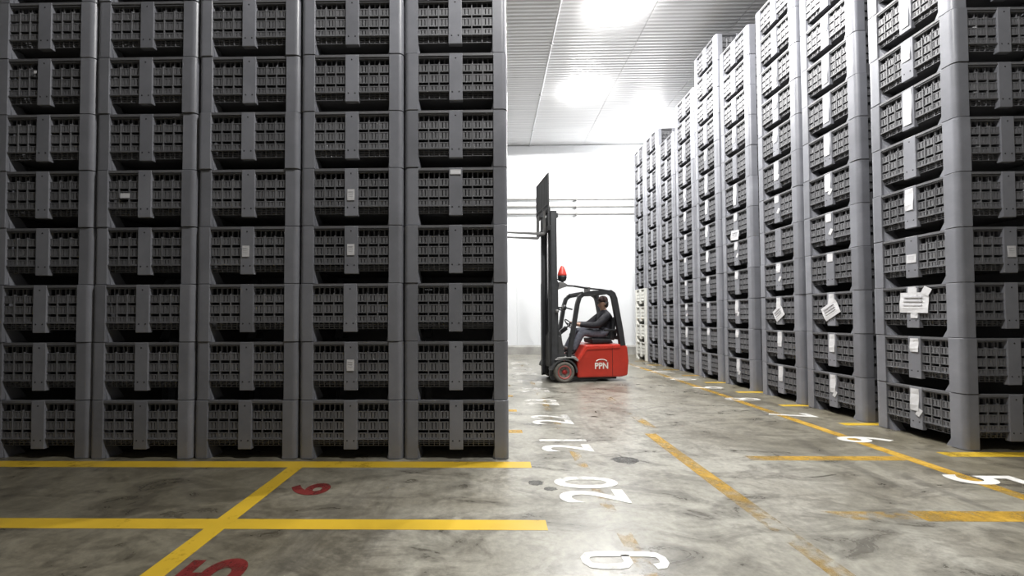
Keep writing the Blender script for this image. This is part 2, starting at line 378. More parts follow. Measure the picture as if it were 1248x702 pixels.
number('6', -1.55, 3.38, M['red_fl'], 0.34, 'L', 'red number 6 painted on the floor', 1.1, 0.03)
def blot(name, x, y, rx, ry, label):
    def f(b):
        n = 22; rnd = random.Random(int(x * 100 + y * 10))
        prism(b, [(x + rx * math.cos(2 * math.pi * i / n) * rnd.uniform(0.8, 1.1), y + ry * math.sin(2 * math.pi * i / n) * rnd.uniform(0.8, 1.1)) for i in range(n)], 0.0002, 0.0009, 'z')
    return mk(name, floor, M['stain'], f, label)
blot('stain', 1.33, 4.08, 0.14, 0.10, 'dark oil stain on the concrete')
blot('stain', 0.37, 3.52, 0.07, 0.055, 'dark scuff on the concrete')
blot('stain', 0.48, 3.40, 0.06, 0.04, 'dark scuff on the concrete')

# ------------------------------------------------------------------ ceiling lamps
def make_lamp(x, y, label):
    t = empty('ceiling_light', (x, y, Z_CEIL)); tag(t, label, 'ceiling light', 'ceiling lamps')
    mk('housing', t, M['housing'], lambda b: lathe(b, [(0.10, 0.0), (0.30, 0.0), (0.36, -0.02), (0.40, -0.06), (0.40, -0.085)], n=32))
    mk('diffuser', t, M['diffuser'], lambda b: lathe(b, [(0.42, -0.03), (0.455, -0.06), (0.45, -0.10), (0.41, -0.16), (0.31, -0.215), (0.16, -0.25), (0.02, -0.26)], n=32))
    for k in range(3):
        a_ = 2 * math.pi * k / 3
        mk('rim_clip', t, M['steel'], lambda b: box(b, 0.40 * math.cos(a_) - 0.02, 0.40 * math.cos(a_) + 0.02, 0.40 * math.sin(a_) - 0.02, 0.40 * math.sin(a_) + 0.02, -0.05, -0.01, 0.004))
    ld = bpy.data.lights.new('lamp_light', 'SPOT'); ld.energy = LAMP_W; ld.spot_size = math.radians(180); ld.spot_blend = 0.06; ld.color = (1.0, 0.985, 0.955); ld.shadow_soft_size = 0.03
    lo = bpy.data.objects.new('lamp_light', ld); C.objects.link(lo); lo.parent = t; lo.location = (0, 0, -0.30)
lamps = [(2.78, 11.82, 'glaring ceiling lamp nearest the white wall in the aisle line'), (2.78, 8.5, 'glaring ceiling lamp above the forklift end of the aisle'),
         (2.78, 5.2, 'ceiling lamp above the aisle beside the corner stack'), (1.1, 1.9, 'ceiling lamp above the white number 19'),
         (5.5, 14.1, 'glaring ceiling lamp above the stack with white bins')]
for a in lamps: make_lamp(*a)

# ------------------------------------------------------------------ bins
W, D, H = 1.07, 1.0, 0.6
PW = 0.145
def post_bm(sx, sy):
    bm = bmesh.new(); hx, hy = W / 2, D / 2; t = 0.06
    R_ = 0.05
    arc = [(hx - R_ + R_ * math.cos(math.radians(q)), hy - R_ + R_ * math.sin(math.radians(q))) for q in range(0, 91, 15)]
    L_ = arc + [(hx - PW, hy), (hx - PW, hy - t), (hx - t, hy - t), (hx - t, hy - PW), (hx, hy - PW)]
    prism(bm, [(sx * u, sy * v) for u, v in L_], 0.004, 0.5975, 'z', 0.003, seg=1)
    # tapered foot
    a, b_ = PW - 0.004, PW + 0.02
    top = [(hx - 0.03, hy - 0.03), (hx - a, hy - 0.03), (hx - a, hy - a), (hx - 0.03, hy - a)]
    bot = [(hx - 0.03, hy - 0.03), (hx - b_, hy - 0.03), (hx - b_, hy - b_ - 0.05), (hx - 0.03, hy - b_ - 0.05)]
    A = [bm.verts.new((sx * u, sy * v, 0.0)) for u, v in bot]; B = [bm.verts.new((sx * u, sy * v, 0.14)) for u, v in top]
    fs = [bm.faces.new(A), bm.faces.new(B)] + [bm.faces.new((A[i], A[(i + 1) % 4], B[(i + 1) % 4], B[i])) for i in range(4)]
    bmesh.ops.recalc_face_normals(bm, faces=fs)
    return bm
def panel_bm(width, solid):
    """side panel, s along width centred, depth d inward: made as (s, d, z)"""
    bm = bmesh.new(); hw = width / 2
    if solid: box(bm, -hw, hw, 0.047, 0.052, 0.13, 0.6)  # added backing plate that keeps light from leaking through the slots
    box(bm, -hw, hw, 0.004, 0.05, 0.572, 0.598)                       # rim
    box(bm, -hw, hw, 0.012, 0.05, 0.556, 0.566)
    for s in (-1, 1):
        a, e = (0.066, hw) ; 
        lo, hi = (a, e) if s > 0 else (-e, -a)
        wdt = hi - lo
        nb = int(wdt / 0.036); st = wdt / nb
        for (z0, z1) in ((0.410, 0.488), (0.296, 0.382), (0.207, 0.268)):
            for i in range(nb): box(bm, lo + i * st + 0.005, lo + (i + 1) * st - 0.005, 0.016, 0.04, z0, z1)
            box(bm, lo, hi, 0.014, 0.04, z0, z0 + 0.010); box(bm, lo, hi, 0.014, 0.04, z1 - 0.010, z1)
        box(bm, lo, hi, 0.006, 0.04, 0.197, 0.207)                     # ledge
        nb2 = int(wdt / 0.05); st2 = wdt / nb2
        for i in range(nb2 + 1):
            c = lo + i * st2
            box(bm, max(lo, c - 0.006), min(hi, c + 0.006), 0.044, 0.052, 0.485, 0.56)
            box(bm, max(lo, c - 0.005), min(hi, c + 0.005), 0.038, 0.05, 0.13, 0.20)
        for z0 in (0.13, 0.153, 0.176): box(bm, lo, hi, 0.034, 0.05, z0, z0 + 0.005)
        for i in (1, 2):                                                # upright ribs
            c = lo + wdt * i / 3
            box(bm, c - 0.005, c + 0.005, 0.010, 0.05, 0.19, 0.50); box(bm, c - 0.004, c + 0.004, 0.03, 0.05, 0.13, 0.56)
    return bm
def slat_bm():
    bm = bmesh.new()
    box(bm, -0.07, 0.07, 0.0, 0.05, 0.10, 0.597, 0.005)
    for x_, z_ in ((0.0, 0.545), (-0.035, 0.19), (0.035, 0.19)): lathe(bm, [(0.008, -0.002), (0.008, 0.004)], (x_, 0, z_), 'y', 8, 1)
    return bm
def turned(bm, ang, off):
    bmesh.ops.transform(bm, matrix=Matrix.Translation(off) @ Matrix.Rotation(ang, 4, 'Z'), verts=bm.verts[:]); return bm
faces = {'front': (0.0, (0, -D / 2, 0), W - 2 * PW), 'aisle': (-math.pi / 2, (-W / 2, 0, 0), D - 2 * PW), 'rear': (math.pi, (0, D / 2, 0), W - 2 * PW), 'far': (math.pi / 2, (W / 2, 0, 0), D - 2 * PW)}
def base_bm(closed):
    bm = bmesh.new()
    box(bm, -W / 2 + 0.05, W / 2 - 0.05, -D / 2 + 0.05, D / 2 - 0.05, 0.15, 0.17)
    hx, hy = W / 2 - PW, D / 2 - PW  # closed sides get added strips that keep light out of the foot gap
    if 'rear' in closed: box(bm, -hx, hx, D / 2 - 0.06, D / 2 - 0.03, 0.0, 0.155)
    if 'far' in closed: box(bm, W / 2 - 0.06, W / 2 - 0.03, -hy, hy, 0.0, 0.155)
    if 'front' in closed: box(bm, -hx, hx, -D / 2 + 0.03, -D / 2 + 0.06, 0.0, 0.155)
    if 'aisle' in closed: box(bm, -W / 2 + 0.03, -W / 2 + 0.06, -hy, hy, 0.0, 0.155)
    return bm
posts = [to_mesh('corner_post', post_bm(sx, sy), M['bin']) for sx in (-1, 1) for sy in (-1, 1)]
slats = {nm: to_mesh('centre_slat', turned(slat_bm(), ang, off), M['bin'], M['rivet']) for nm, (ang, off, wd) in faces.items()}
def part_set(closed):
    ps = [('corner_post', me) for me in posts]
    for nm, (ang, off, wd) in faces.items():
        ps.append(('side_panel', to_mesh('side_panel', turned(panel_bm(wd, nm in closed), ang, off), M['bin_lattice'])))
        ps.append(('centre_slat', slats[nm]))
    ps.append(('base', to_mesh('base', base_bm(closed), M['bin_lattice'])))
    return ps
parts_front = part_set(('rear', 'far', 'aisle'))       # front row: vents open towards the camera side
parts_long = part_set(('rear', 'far', 'front'))        # long row: vents open towards the aisle
parts_corner = part_set(('rear', 'far'))
ORD = ['bottom', 'second', 'third', 'fourth', 'fifth', 'sixth', 'seventh', 'eighth', 'ninth', 'tenth', 'eleventh', 'twelfth', 'thirteenth']
NTH = ['first', 'second', 'third', 'fourth', 'fifth', 'sixth', 'seventh', 'eighth', 'ninth']
white_parts = [(n, me.copy()) for n, me in parts_long]
for n, me in white_parts: me.materials[0] = M['bin_white']
def make_bin(x, y, z, label, group, pset, jit=0.004):
    t = empty('plastic_bin', (x + random.uniform(-jit, jit), y + random.uniform(-jit, jit) * 2, z), random.uniform(-jit, jit))
    tag(t, label, 'bin', group)
    for n, me in pset:
        o = bpy.data.objects.new(n, me); C.objects.link(o); o.parent = t
    return t
sheet_cache = {}
def sheet(t, face, s, z, wd, ht, tilt=0.0, name='paper_or_lit_strip', ink=True, prot=0.0):
    """paper, or a white strip painted as a lit slat, on a bin face; s along the face, z of its centre"""
    key = (round(wd, 3), round(ht, 3), ink)
    if key not in sheet_cache:
        bm = bmesh.new(); n = 4; vs = []
        for i in range(n + 1):
            for j in range(2):
                vs.append(bm.verts.new(((j - 0.5) * wd, -0.002 - 0.006 * math.sin(i * 1.3 + j) * (1 if ht > 0.15 else 0.2), (i / n - 0.5) * ht)))
        fs = [bm.faces.new((vs[2 * i], vs[2 * i + 1], vs[2 * i + 3], vs[2 * i + 2])) for i in range(n)]
        r = bmesh.ops.extrude_face_region(bm, geom=fs)
        for v in [g for g in r['geom'] if isinstance(g, bmesh.types.BMVert)]: v.co.y += 0.0015
        bmesh.ops.recalc_face_normals(bm, faces=bm.faces[:])
        if ink:
            for q in (0.25, 0.05, -0.15): box(bm, -wd * 0.36, wd * 0.3, -0.0105 if ht > 0.15 else -0.0045, -0.002, q * ht, q * ht + ht * 0.06, 0, 1)
        sheet_cache[key] = to_mesh('paper_or_lit_strip', bm, M['paper'], M['ink'])
    ang, off, _ = faces[face]
    o = obj(name, sheet_cache[key], t, None, 'white paper or painted lit-slat strip on the bin')
    o.matrix_local = Matrix.Translation(Vector(off) + Vector((0, 0, z))) @ Matrix.Rotation(ang, 4, 'Z') @ Matrix.Translation((s, -0.004 - prot, 0)) @ Matrix.Rotation(tilt, 4, 'Y')
    return o

XL0, PITCH_W, YL = 0.1692, 1.0862, 4.0898
left_bins = {}
for c in range(5):
    for l in range(9):
        sn = 'stack at the aisle end' if c == 0 else '%s stack from the aisle end' % NTH[c]
        lab = 'grey vented bin, %s from the floor, %s, front row' % (ORD[l] if l else 'lowest', sn)
        if l == 0: lab = 'grey vented bin on the floor, %s, front row' % sn
        left_bins[(c, l)] = make_bin(XL0 - PITCH_W * (c + 0.5), YL + D / 2, l * H, lab, 'grey bins of the front row', parts_front)
# small tags: (column from aisle, layer, s, z)
for c, l, s, z in ((1, 4, 0.0, 0.32), (1, 3, 0.0, 0.35), (1, 1, 0.0, 0.36), (2, 3, -0.01, 0.34)):
    sheet(left_bins[(c, l)], 'front', s, z, 0.075, 0.115)
sheet(left_bins[(0, 4)], 'front', 0.0, 0.55, 0.11, 0.05, ink=False)
sheet(left_bins[(3, 4)], 'front', -0.2, 0.33, 0.10, 0.05, ink=False)
sheet(left_bins[(4, 6)], 'front', -0.09, 0.45, 0.03, 0.03, ink=False)

XR = 5.037
YN = [4.36, 5.52, 6.60, 7.80, 8.90, 9.96, 11.06, 12.13, 13.20]
LAY = [12, 12, 12, 12, 13, 12, 11, 12, 12]
right_bins = {}
for c in range(9):
    for l in range(LAY[c]):
        if c == 0: sn = 'corner stack'
        elif c == 8: sn = 'stack by the white wall'
        else: sn = '%s stack from the corner' % NTH[c]
        white = c == 8 and l < 4
        if white: lab = 'white vented bin, %s, below dark bins' % ('on the floor' if l == 0 else ORD[l] + ' from the floor')
        else: lab = 'grey vented bin, %s, %s of the long row' % ('on the floor' if l == 0 else ORD[l] + ' from floor', sn)
        right_bins[(c, l)] = make_bin(XR + W / 2, YN[c] + D / 2, l * H, lab, 'white bins' if white else 'grey bins of the long row', white_parts if white else (parts_corner if c == 0 else parts_long))
rnd = random.Random(3)
for c in range(6):
    for l in range(LAY[c]):
        if c == 0 and l in (3,): continue
        q = rnd.random()
        if q < (0.95 if l < 6 else 0.85):
            hh = rnd.choice((0.12, 0.16, 0.26)) if l < 6 else rnd.choice((0.24, 0.32, 0.42))  # upper white strips paint lamp light onto the slats; lower ones are paper
            sheet(right_bins[(c, l)], 'aisle', rnd.uniform(-0.012, 0.012), 0.575 - hh / 2, 0.095, hh, ink=False)
        if q < 0.3 and l < 8: sheet(right_bins[(c, l)], 'aisle', 0.04, 0.30, 0.05, 0.09, 0.5, ink=False, prot=0.002)
b = right_bins[(0, 2)]; sheet(b, 'aisle', 0.02, 0.40, 0.32, 0.24, 0.03, 'paper_sheet'); sheet(b, 'aisle', 0.0, 0.55, 0.09, 0.08, ink=False); sheet(b, 'aisle', 0.16, 0.53, 0.09, 0.09, 0.5, ink=False)
sheet(b, 'aisle', 0.02, 0.25, 0.08, 0.07, ink=False)
b = right_bins[(1, 2)]; sheet(b, 'aisle', 0.0, 0.33, 0.30, 0.21, -0.5, 'paper_sheet', prot=0.004)
b = right_bins[(2, 2)]; sheet(b, 'aisle', 0.0, 0.30, 0.24, 0.21, -0.6, 'paper_sheet', prot=0.004)
b = right_bins[(3, 5)]; sheet(b, 'aisle', -0.02, 0.13, 0.26, 0.20, 0.1, 'paper_sheet', prot=0.004)
sheet(right_bins[(0, 3)], 'aisle', 0.0, 0.33, 0.11, 0.10); sheet(right_bins[(0, 3)], 'front', 0.0, 0.33, 0.09, 0.12)

# ------------------------------------------------------------------ forklift (local x to the rear, y away from camera, z up)
RZ = math.radians(9.0)
FK = (1.585, 8.83, 0)
fk = empty('forklift', FK, RZ); tag(fk, 'red and black three-wheel forklift with raised mast facing the bins', 'forklift')
WY = 1.06
CW = [(0.31, 0.10), (0.30, 0.50), (0.50, 0.82), (1.40, 0.835), (1.49, 0.78), (1.52, 0.45), (1.49, 0.13), (1.36, 0.10)]
body = mk('counterweight_body', fk, M['red'], lambda b: prism(b, CW, 0.03, WY - 0.03, 'y', 0.035, seg=3))
mk('side_ridge', body, M['red'], lambda b: (bar(b, [(0.33, 0.022, 0.46), (0.52, 0.022, 0.74), (1.3, 0.022, 0.77)], 0.03, 0.035)))
mk('rear_seam', body, M['black'], lambda b: box(b, 1.12, 1.126, 0.022, 0.04, 0.12, 0.80))
mk('underframe', fk, M['black'], lambda b: box(b, -0.05, 1.25, 0.10, WY - 0.10, 0.05, 0.13, 0.01))
def logo():
    bm = text_mesh('PPN', 0.14, 0.95, 0.03)
    bmesh.ops.transform(bm, matrix=Matrix.Translation((0.86, 0.0245, 0.36)) @ Matrix.Rotation(math.pi / 2, 4, 'X'), verts=bm.verts[:])
    pts = [(0.86 + 0.13 * math.cos(a), 0.024, 0.44 + 0.06 * math.sin(a)) for a in [math.radians(x) for x in range(15, 166, 15)]]
    tube(bm, pts, 0.012, 6)
    return bm
obj('logo_lettering', to_mesh('logo_lettering', logo(), M['white_paint']), body, None, 'white lettering under an arc')
def seatf(b):
    prism(b, [(0.76, 0.84), (0.74, 0.96), (1.22, 0.94), (1.28, 0.84)], 0.28, 0.80, 'y', 0.03)
    prism(b, [(1.20, 0.94), (1.28, 1.44), (1.34, 1.46), (1.36, 1.40), (1.31, 0.90)], 0.29, 0.79, 'y', 0.03)
seat = mk('seat', fk, M['black'], seatf)
mk('armrest', seat, M['black'], lambda b: (box(b, 1.02, 1.34, 0.20, 0.25, 1.12, 1.17, 0.015), bar(b, [(1.30, 0.23, 1.15), (1.32, 0.3, 1.0)], 0.04, 0.05)))
# cowl, floor, fenders
mk('front_cowl', fk, M['cowl'], lambda b: prism(b, [(-0.22, 0.30), (-0.22, 0.98), (-0.14, 1.14), (0.02, 1.12), (0.08, 0.62), (0.32, 0.56), (0.32, 0.14), (0.28, 0.12), (0.28, 0.40), (0.18, 0.49), (-0.1, 0.49)], 0.285, WY - 0.285, 'y', 0.015))
def fender(b, y0, y1):
    out = [(0.30 * math.cos(math.radians(a)), 0.23 + 0.30 * math.sin(math.radians(a))) for a in range(170, -6, -14)]
    inn = [(0.265 * math.cos(math.radians(a)), 0.23 + 0.265 * math.sin(math.radians(a))) for a in range(-6 + 2, 172, 14)]
    prism(b, out + inn, y0, y1, 'y', 0)
for y0, y1 in ((0.0, 0.27), (WY - 0.27, WY)):
    mk('wheel_arch', fk, M['cowl'], lambda b: fender(b, y0, y1))
for y0, y1 in ((0.02, 0.28), (WY - 0.28, WY - 0.02)):
    mk('footstep', fk, M['fender'], lambda b: prism(b, [(-0.20, 0.50), (-0.12, 0.56), (0.26, 0.57), (0.33, 0.50), (0.31, 0.46), (0.20, 0.535), (0.0, 0.538), (-0.14, 0.50)], y0, y1, 'y', 0.006))
def wheel(name, cx, y0, y1, r, lbl=None):
    t = mk(name, fk, [M['rubber'], M['rim'], M['rim_ring']], lambda b: (
        lathe(b, [(r * 0.66, y0 + 0.03), (r * 0.7, y0 + 0.005), (r * 0.93, y0), (r, y0 + 0.03), (r, y1 - 0.03), (r * 0.93, y1), (r * 0.66, y1 - 0.01)], (cx, 0, r), 'y', 32, 0)))
    mk('wheel_rim', t, [M['rim'], M['rim_ring']], lambda b: (
        lathe(b, [(r * 0.30, y0 + 0.030), (r * 0.45, y0 + 0.035), (r * 0.50, y0 + 0.045), (r * 0.5, y1 - 0.05)], (cx, 0, r), 'y', 24, 0),
        lathe(b, [(r * 0.5, y0 + 0.05), (r * 0.56, y0 + 0.012), (r * 0.67, y0 + 0.010), (r * 0.68, y0 + 0.06)], (cx, 0, r), 'y', 28, 1),
        lathe(b, [(r * 0.16, y0 + 0.02), (r * 0.2, y0 + 0.03), (r * 0.2, y0 + 0.06)], (cx, 0, r), 'y', 16, 0)))
    for i in range(5):
        a = 2 * math.pi * i / 5
        mk('wheel_bolt', t, M['black'], lambda b: lathe(b, [(0.011, y0 + 0.02), (0.011, y0 + 0.04)], (cx + r * 0.36 * math.cos(a), 0, r + r * 0.36 * math.sin(a)), 'y', 6))
    return t
wheel('drive_wheel', 0.0, 0.0, 0.20, 0.232); wheel('drive_wheel', 0.0, WY - 0.20, WY, 0.232); wheel('steer_wheel', 1.12, WY / 2 - 0.16, WY / 2 + 0.16, 0.19)
# overhead guard
def pillar(pts, y, wd=0.09, th=0.085):
    return mk('guard_pillar', fk, M['frame'], lambda b: bar(b, [(x_, y, z_) for x_, z_ in pts], wd, th))
for y in (0.08, WY - 0.08):
    pillar([(0.12, 0.56), (0.145, 0.72), (0.33, 1.74), (0.38, 1.89), (0.46, 1.955)], y)
    pillar([(1.38, 0.80), (1.33, 1.15), (1.20, 1.86), (1.16, 1.96), (1.08, 2.01)], y, 0.10, 0.12)
    mk('guard_rail', fk, M['frame'], lambda b: bar(b, [(0.42, y, 1.945), (0.7, y, 2.00), (1.12, y, 2.01)], 0.09, 0.085))
for i in range(6):
    xx = 0.46 + i * 0.13
    mk('roof_bar', fk, M['frame'], lambda b: box(b, xx - 0.014, xx + 0.014, 0.08, WY - 0.08, 1.97, 2.02, 0.004))
mk('rear_crossbar', fk, M['frame'], lambda b: box(b, 1.30, 1.37, 0.1, WY - 0.1, 0.93, 1.02, 0.01))
for y, dz in ((0.16, 0.0), (0.34, 0.02)):
    mk('guard_hose', fk, M['black'], lambda b: tube(b, [(-0.02, y, 2.16 + dz), (0.3, y, 2.15 + dz), (0.62, y, 2.10 + dz), (0.95, y, 2.07 + dz), (1.12, y, 2.04)], 0.021, 8))
    mk('hose_clamp', fk, M['steel'], lambda b: box(b, 0.6, 0.66, y - 0.02, y + 0.02, 2.02, 2.13 + dz, 0.003))
mk('hose_junction', fk, M['steel'], lambda b: prism(b, [(-0.10, 2.06), (-0.06, 2.24), (0.06, 2.22), (0.14, 2.17), (0.10, 2.13), (0.0, 2.10)], 0.12, 0.38, 'y', 0.01))
bc = mk('beacon_base', fk, M['black'], lambda b: (lathe(b, [(0.06, 2.26), (0.085, 2.28), (0.105, 2.35), (0.10, 2.385)], (0.03, 0.22, 0), 'z', 18), bar(b, [(-0.12, 0.22, 2.30), (0.03, 0.22, 2.30)], 0.05, 0.03), bar(b, [(0.03, 0.22, 2.22), (0.03, 0.22, 2.30)], 0.05, 0.05)))
mk('beacon_lens', bc, M['beacon'], lambda b: lathe(b, [(0.10, 2.38), (0.105, 2.40), (0.10, 2.43), (0.075, 2.51), (0.045, 2.58), (0.02, 2.615), (0.008, 2.62)], (0.03, 0.22, 0), 'z', 18), 'red beacon lens')
# mast
def channel(b, x0, x1, y0, y1, z0, z1, t=0.022, open_='in', near=True):
    box(b, x0, x1, y0, y0 + t, z0, z1) if near else box(b, x0, x1, y1 - t, y1, z0, z1)
    box(b, x0, x0 + t, y0, y1, z0, z1); box(b, x1 - t, x1, y0, y1, z0, z1)
MX0, MX1 = -0.27, -0.10
for near, y0, y1 in ((True, 0.12, 0.20), (False, WY - 0.20, WY - 0.12)):
    mk('outer_mast_channel', fk, M['mast'], lambda b: channel(b, MX0, MX1, y0, y1, 0.06, 2.26, near=near))
for near, y0, y1 in ((True, 0.205, 0.275), (False, WY - 0.275, WY - 0.205)):
    mk('inner_mast_channel', fk, M['mast'], lambda b: channel(b, MX0 - 0.01, MX1 - 0.03, y0, y1, 0.12, 3.80, near=near))
for near, y0, y1 in ((True, 0.135, 0.20), (False, WY - 0.20, WY - 0.135)):
    mk('middle_mast_channel', fk, M['mast'], lambda b: channel(b, MX0 + 0.005, MX1 - 0.015, y0, y1, 2.2, 3.84, near=near))
for z, x0, x1 in ((0.22, MX1 - 0.03, MX1 + 0.03), (1.15, MX1 - 0.03, MX1 + 0.02), (2.18, MX1 - 0.03, MX1 + 0.03), (3.74, MX0 + 0.03, MX1 + 0.02)):
    mk('mast_crossmember', fk, M['mast'], lambda b: box(b, x0, x1, 0.14, WY - 0.14, z - 0.05, z + 0.05, 0.006))
for y in (0.32, WY - 0.32):
    mk('lift_cylinder', fk, M['black'], lambda b: tube(b, [(MX1 - 0.06, y, 0.12), (MX1 - 0.06, y, 2.1), (MX1 - 0.06, y, 2.11), (MX1 - 0.06, y, 3.7)], [0.04, 0.04, 0.024, 0.024], 12))
    mk('lift_chain', fk, M['black'], lambda b: box(b, MX0 + 0.03, MX0 + 0.05, y + 0.05, y + 0.08, 3.2, 3.76))
for y in (0.22, WY - 0.22):
    mk('tilt_cylinder', fk, M['steel'], lambda b: (tube(b, [(-0.16, y, 0.86), (0.0, y, 0.80), (0.24, y, 0.70)], [0.022, 0.034, 0.034], 10)))
mk('mast_lamp', fk, M['steel'], lambda b: lathe(b, [(0.02, -0.03), (0.04, -0.01), (0.042, 0.02), (0.03, 0.035)], (-0.14, 0.085, 1.58), 'y', 14))
for y in (0.16, WY - 0.16):
    hl = mk('headlamp', fk, M['black'], lambda b: (lathe(b, [(0.03, 0.05), (0.06, 0.03), (0.065, -0.03), (0.055, -0.04)], (0.05, y, 1.66), 'x', 16), bar(b, [(0.08, y, 1.66), (0.24, y, 1.62)], 0.03, 0.03), bar(b, [(-0.15, y, 1.66), (0.02, y, 1.66)], 0.03, 0.04)))
    mk('lamp_glass', hl, M['fender'], lambda b: lathe(b, [(0.05, 0.0), (0.048, -0.044), (0.02, -0.05)], (0.05, y, 1.66), 'x', 16))
# carriage, backrest, forks
FZ = 3.36
car = mk('fork_carriage', fk, M['black'], lambda b: (box(b, MX0 - 0.075, MX0 - 0.025, 0.03, WY - 0.03, FZ + 0.02, FZ + 0.13, 0.006), box(b, MX0 - 0.075, MX0 - 0.025, 0.03, WY - 0.03, FZ + 0.42, FZ + 0.52, 0.006),
     box(b, MX0 - 0.03, MX0 + 0.06, 0.29, 0.33, FZ + 0.02, FZ + 0.52, 0.004), box(b, MX0 - 0.03, MX0 + 0.06, WY - 0.33, WY - 0.29, FZ + 0.02, FZ + 0.52, 0.004)))
def lbr(b):
    x0, x1 = MX0 - 0.075, MX0 - 0.045
    for y in (0.03, WY - 0.065): box(b, x0, x1, y, y + 0.035, FZ + 0.02, FZ + 1.30)
    box(b, x0, x1, 0.03, WY - 0.03, FZ + 1.265, FZ + 1.30); box(b, x0, x1, 0.03, WY - 0.03, FZ + 0.60, FZ + 0.64)
    box(b, x0 + 0.008, x0 + 0.014, 0.05, WY - 0.05, FZ + 0.62, FZ + 1.28)
lb = mk('load_backrest', fk, M['frame'], lbr)
for i in range(9):
    yy = 0.13 + i * 0.1
    mk('backrest_bar', lb, M['frame'], lambda b: box(b, MX0 - 0.072, MX0 - 0.05, yy - 0.012, yy + 0.012, FZ + 0.5, FZ + 1.28))
for y in (0.22, WY - 0.22 - 0.10):
    mk('fork', fk, M['steel'], lambda b: prism(b, [(MX0 - 0.076, FZ + 0.50), (MX0 - 0.076, FZ - 0.01), (MX0 - 0.09, FZ - 0.045), (MX0 - 1.2, FZ - 0.012), (MX0 - 1.2, FZ), (MX0 - 0.13, FZ), (MX0 - 0.115, FZ + 0.02), (MX0 - 0.115, FZ + 0.50)], y, y + 0.10, 'y', 0.003))
for y0, y1 in ((0.13, 0.284), (WY - 0.284, WY - 0.13)):
    mk('cowl_side', fk, M['cowl'], lambda b: prism(b, [(-0.20, 0.565), (-0.19, 0.92), (-0.12, 1.06), (-0.02, 1.0), (0.06, 0.565)], y0, y1, 'y', 0.02))
# steering
sc = mk('steering_column', fk, M['black'], lambda b: (bar(b, [(0.02, 0.52, 1.05), (0.22, 0.52, 1.20)], 0.09, 0.09), tube(b, [(0.2, 0.52, 1.18), (0.30, 0.52, 1.265)], 0.02, 8)))
def sw(b):
    c = Vector((0.31, 0.52, 1.27)); ax = Vector((0.76, 0, 0.65)).normalized(); u = Vector((0, 1, 0)); v = ax.cross(u)
    pts = [c + (u * math.cos(a) + v * math.sin(a)) * 0.16 for a in [2 * math.pi * i / 24 for i in range(25)]]
    tube(b, pts, 0.014, 8, caps=False)
    for a in (0.5, 2.6, 4.7): tube(b, [c, c + (u * math.cos(a) + v * math.sin(a)) * 0.16], 0.011, 6)
    lathe(b, [(0.035, -0.012), (0.03, 0.012)], tuple(c), 'x', 12)
mk('steering_wheel', fk, M['black'], sw)
mk('lever_console', fk, M['black'], lambda b: (box(b, 0.42, 0.62, 0.80, 0.9, 0.84, 1.06, 0.02), tube(b, [(0.5, 0.85, 1.05), (0.46, 0.85, 1.2)], [0.01, 0.018], 8)))
mk('floor_plate', fk, M['black'], lambda b: box(b, 0.02, 0.52, 0.27, WY - 0.27, 0.545, 0.575, 0.005))

# ------------------------------------------------------------------ driver (same local frame as the forklift)
V = []; Ed = []; Rad = []; Lab = []
def jv(p, r): V.append(p); Rad.append(r if isinstance(r, tuple) else (r, r)); return len(V) - 1
def je(a, b_, lab): Ed.append((a, b_)); Lab.append(lab); return b_
YC = 0.53
pel = jv((1.12, YC, 1.07), (0.14, 0.18))
bel = je(pel, jv((1.15, YC, 1.20), (0.15, 0.18)), 'jacket')
ch = je(bel, jv((1.165, YC, 1.38), (0.155, 0.20)), 'jacket')
uc = je(ch, jv((1.16, YC, 1.53), (0.115, 0.17)), 'jacket')
nk = je(uc, jv((1.14, YC, 1.615), 0.065), 'jacket')
h1 = je(nk, jv((1.13, YC, 1.68), (0.074, 0.065)), 'skin')
h2 = je(h1, jv((1.125, YC, 1.76), (0.092, 0.076)), 'skin')
h3 = je(h2, jv((1.135, YC, 1.845), (0.080, 0.070)), 'skin')
def arm(s, el, wr, hand):
    sh = je(uc, jv((1.155, YC + s * 0.205, 1.49), 0.092), 'jacket')
    e_ = je(sh, jv(el, 0.075), 'jacket'); w_ = je(e_, jv(wr, 0.05), 'jacket')
    d = (Vector(hand) - Vector(wr))
    pm_ = je(w_, jv(tuple(Vector(wr) + d * 0.55), (0.036, 0.026)), 'skin')
    return pm_, Vector(wr), d
def leg(s, kn, an, toe):
    hp = je(pel, jv((1.07, YC + s * 0.11, 1.05), 0.115), 'trousers')
    k_ = je(hp, jv(kn, 0.085), 'trousers'); a_ = je(k_, jv(an, 0.058), 'trousers')
    he = je(a_, jv((an[0] + 0.005, an[1], an[2] - 0.055), 0.042), 'shoe')
    je(he, jv(((an[0] + toe[0]) / 2, an[1], toe[2] + 0.01), 0.042), 'shoe'); t1 = len(V) - 1
    je(t1, jv(toe, 0.033), 'shoe')
hands = []
hands.append(arm(-1, (0.87, YC - 0.28, 1.25), (0.50, YC - 0.17, 1.27), (0.36, YC - 0.145, 1.31)))
hands.append(arm(1, (0.87, YC + 0.28, 1.25), (0.52, YC + 0.17, 1.29), (0.38, YC + 0.145, 1.33)))
leg(-1, (0.54, YC - 0.15, 1.10), (0.34, YC - 0.15, 0.70), (0.14, YC - 0.15, 0.615))
leg(1, (0.52, YC + 0.15, 1.12), (0.27, YC + 0.14, 0.72), (0.08, YC + 0.14, 0.64))
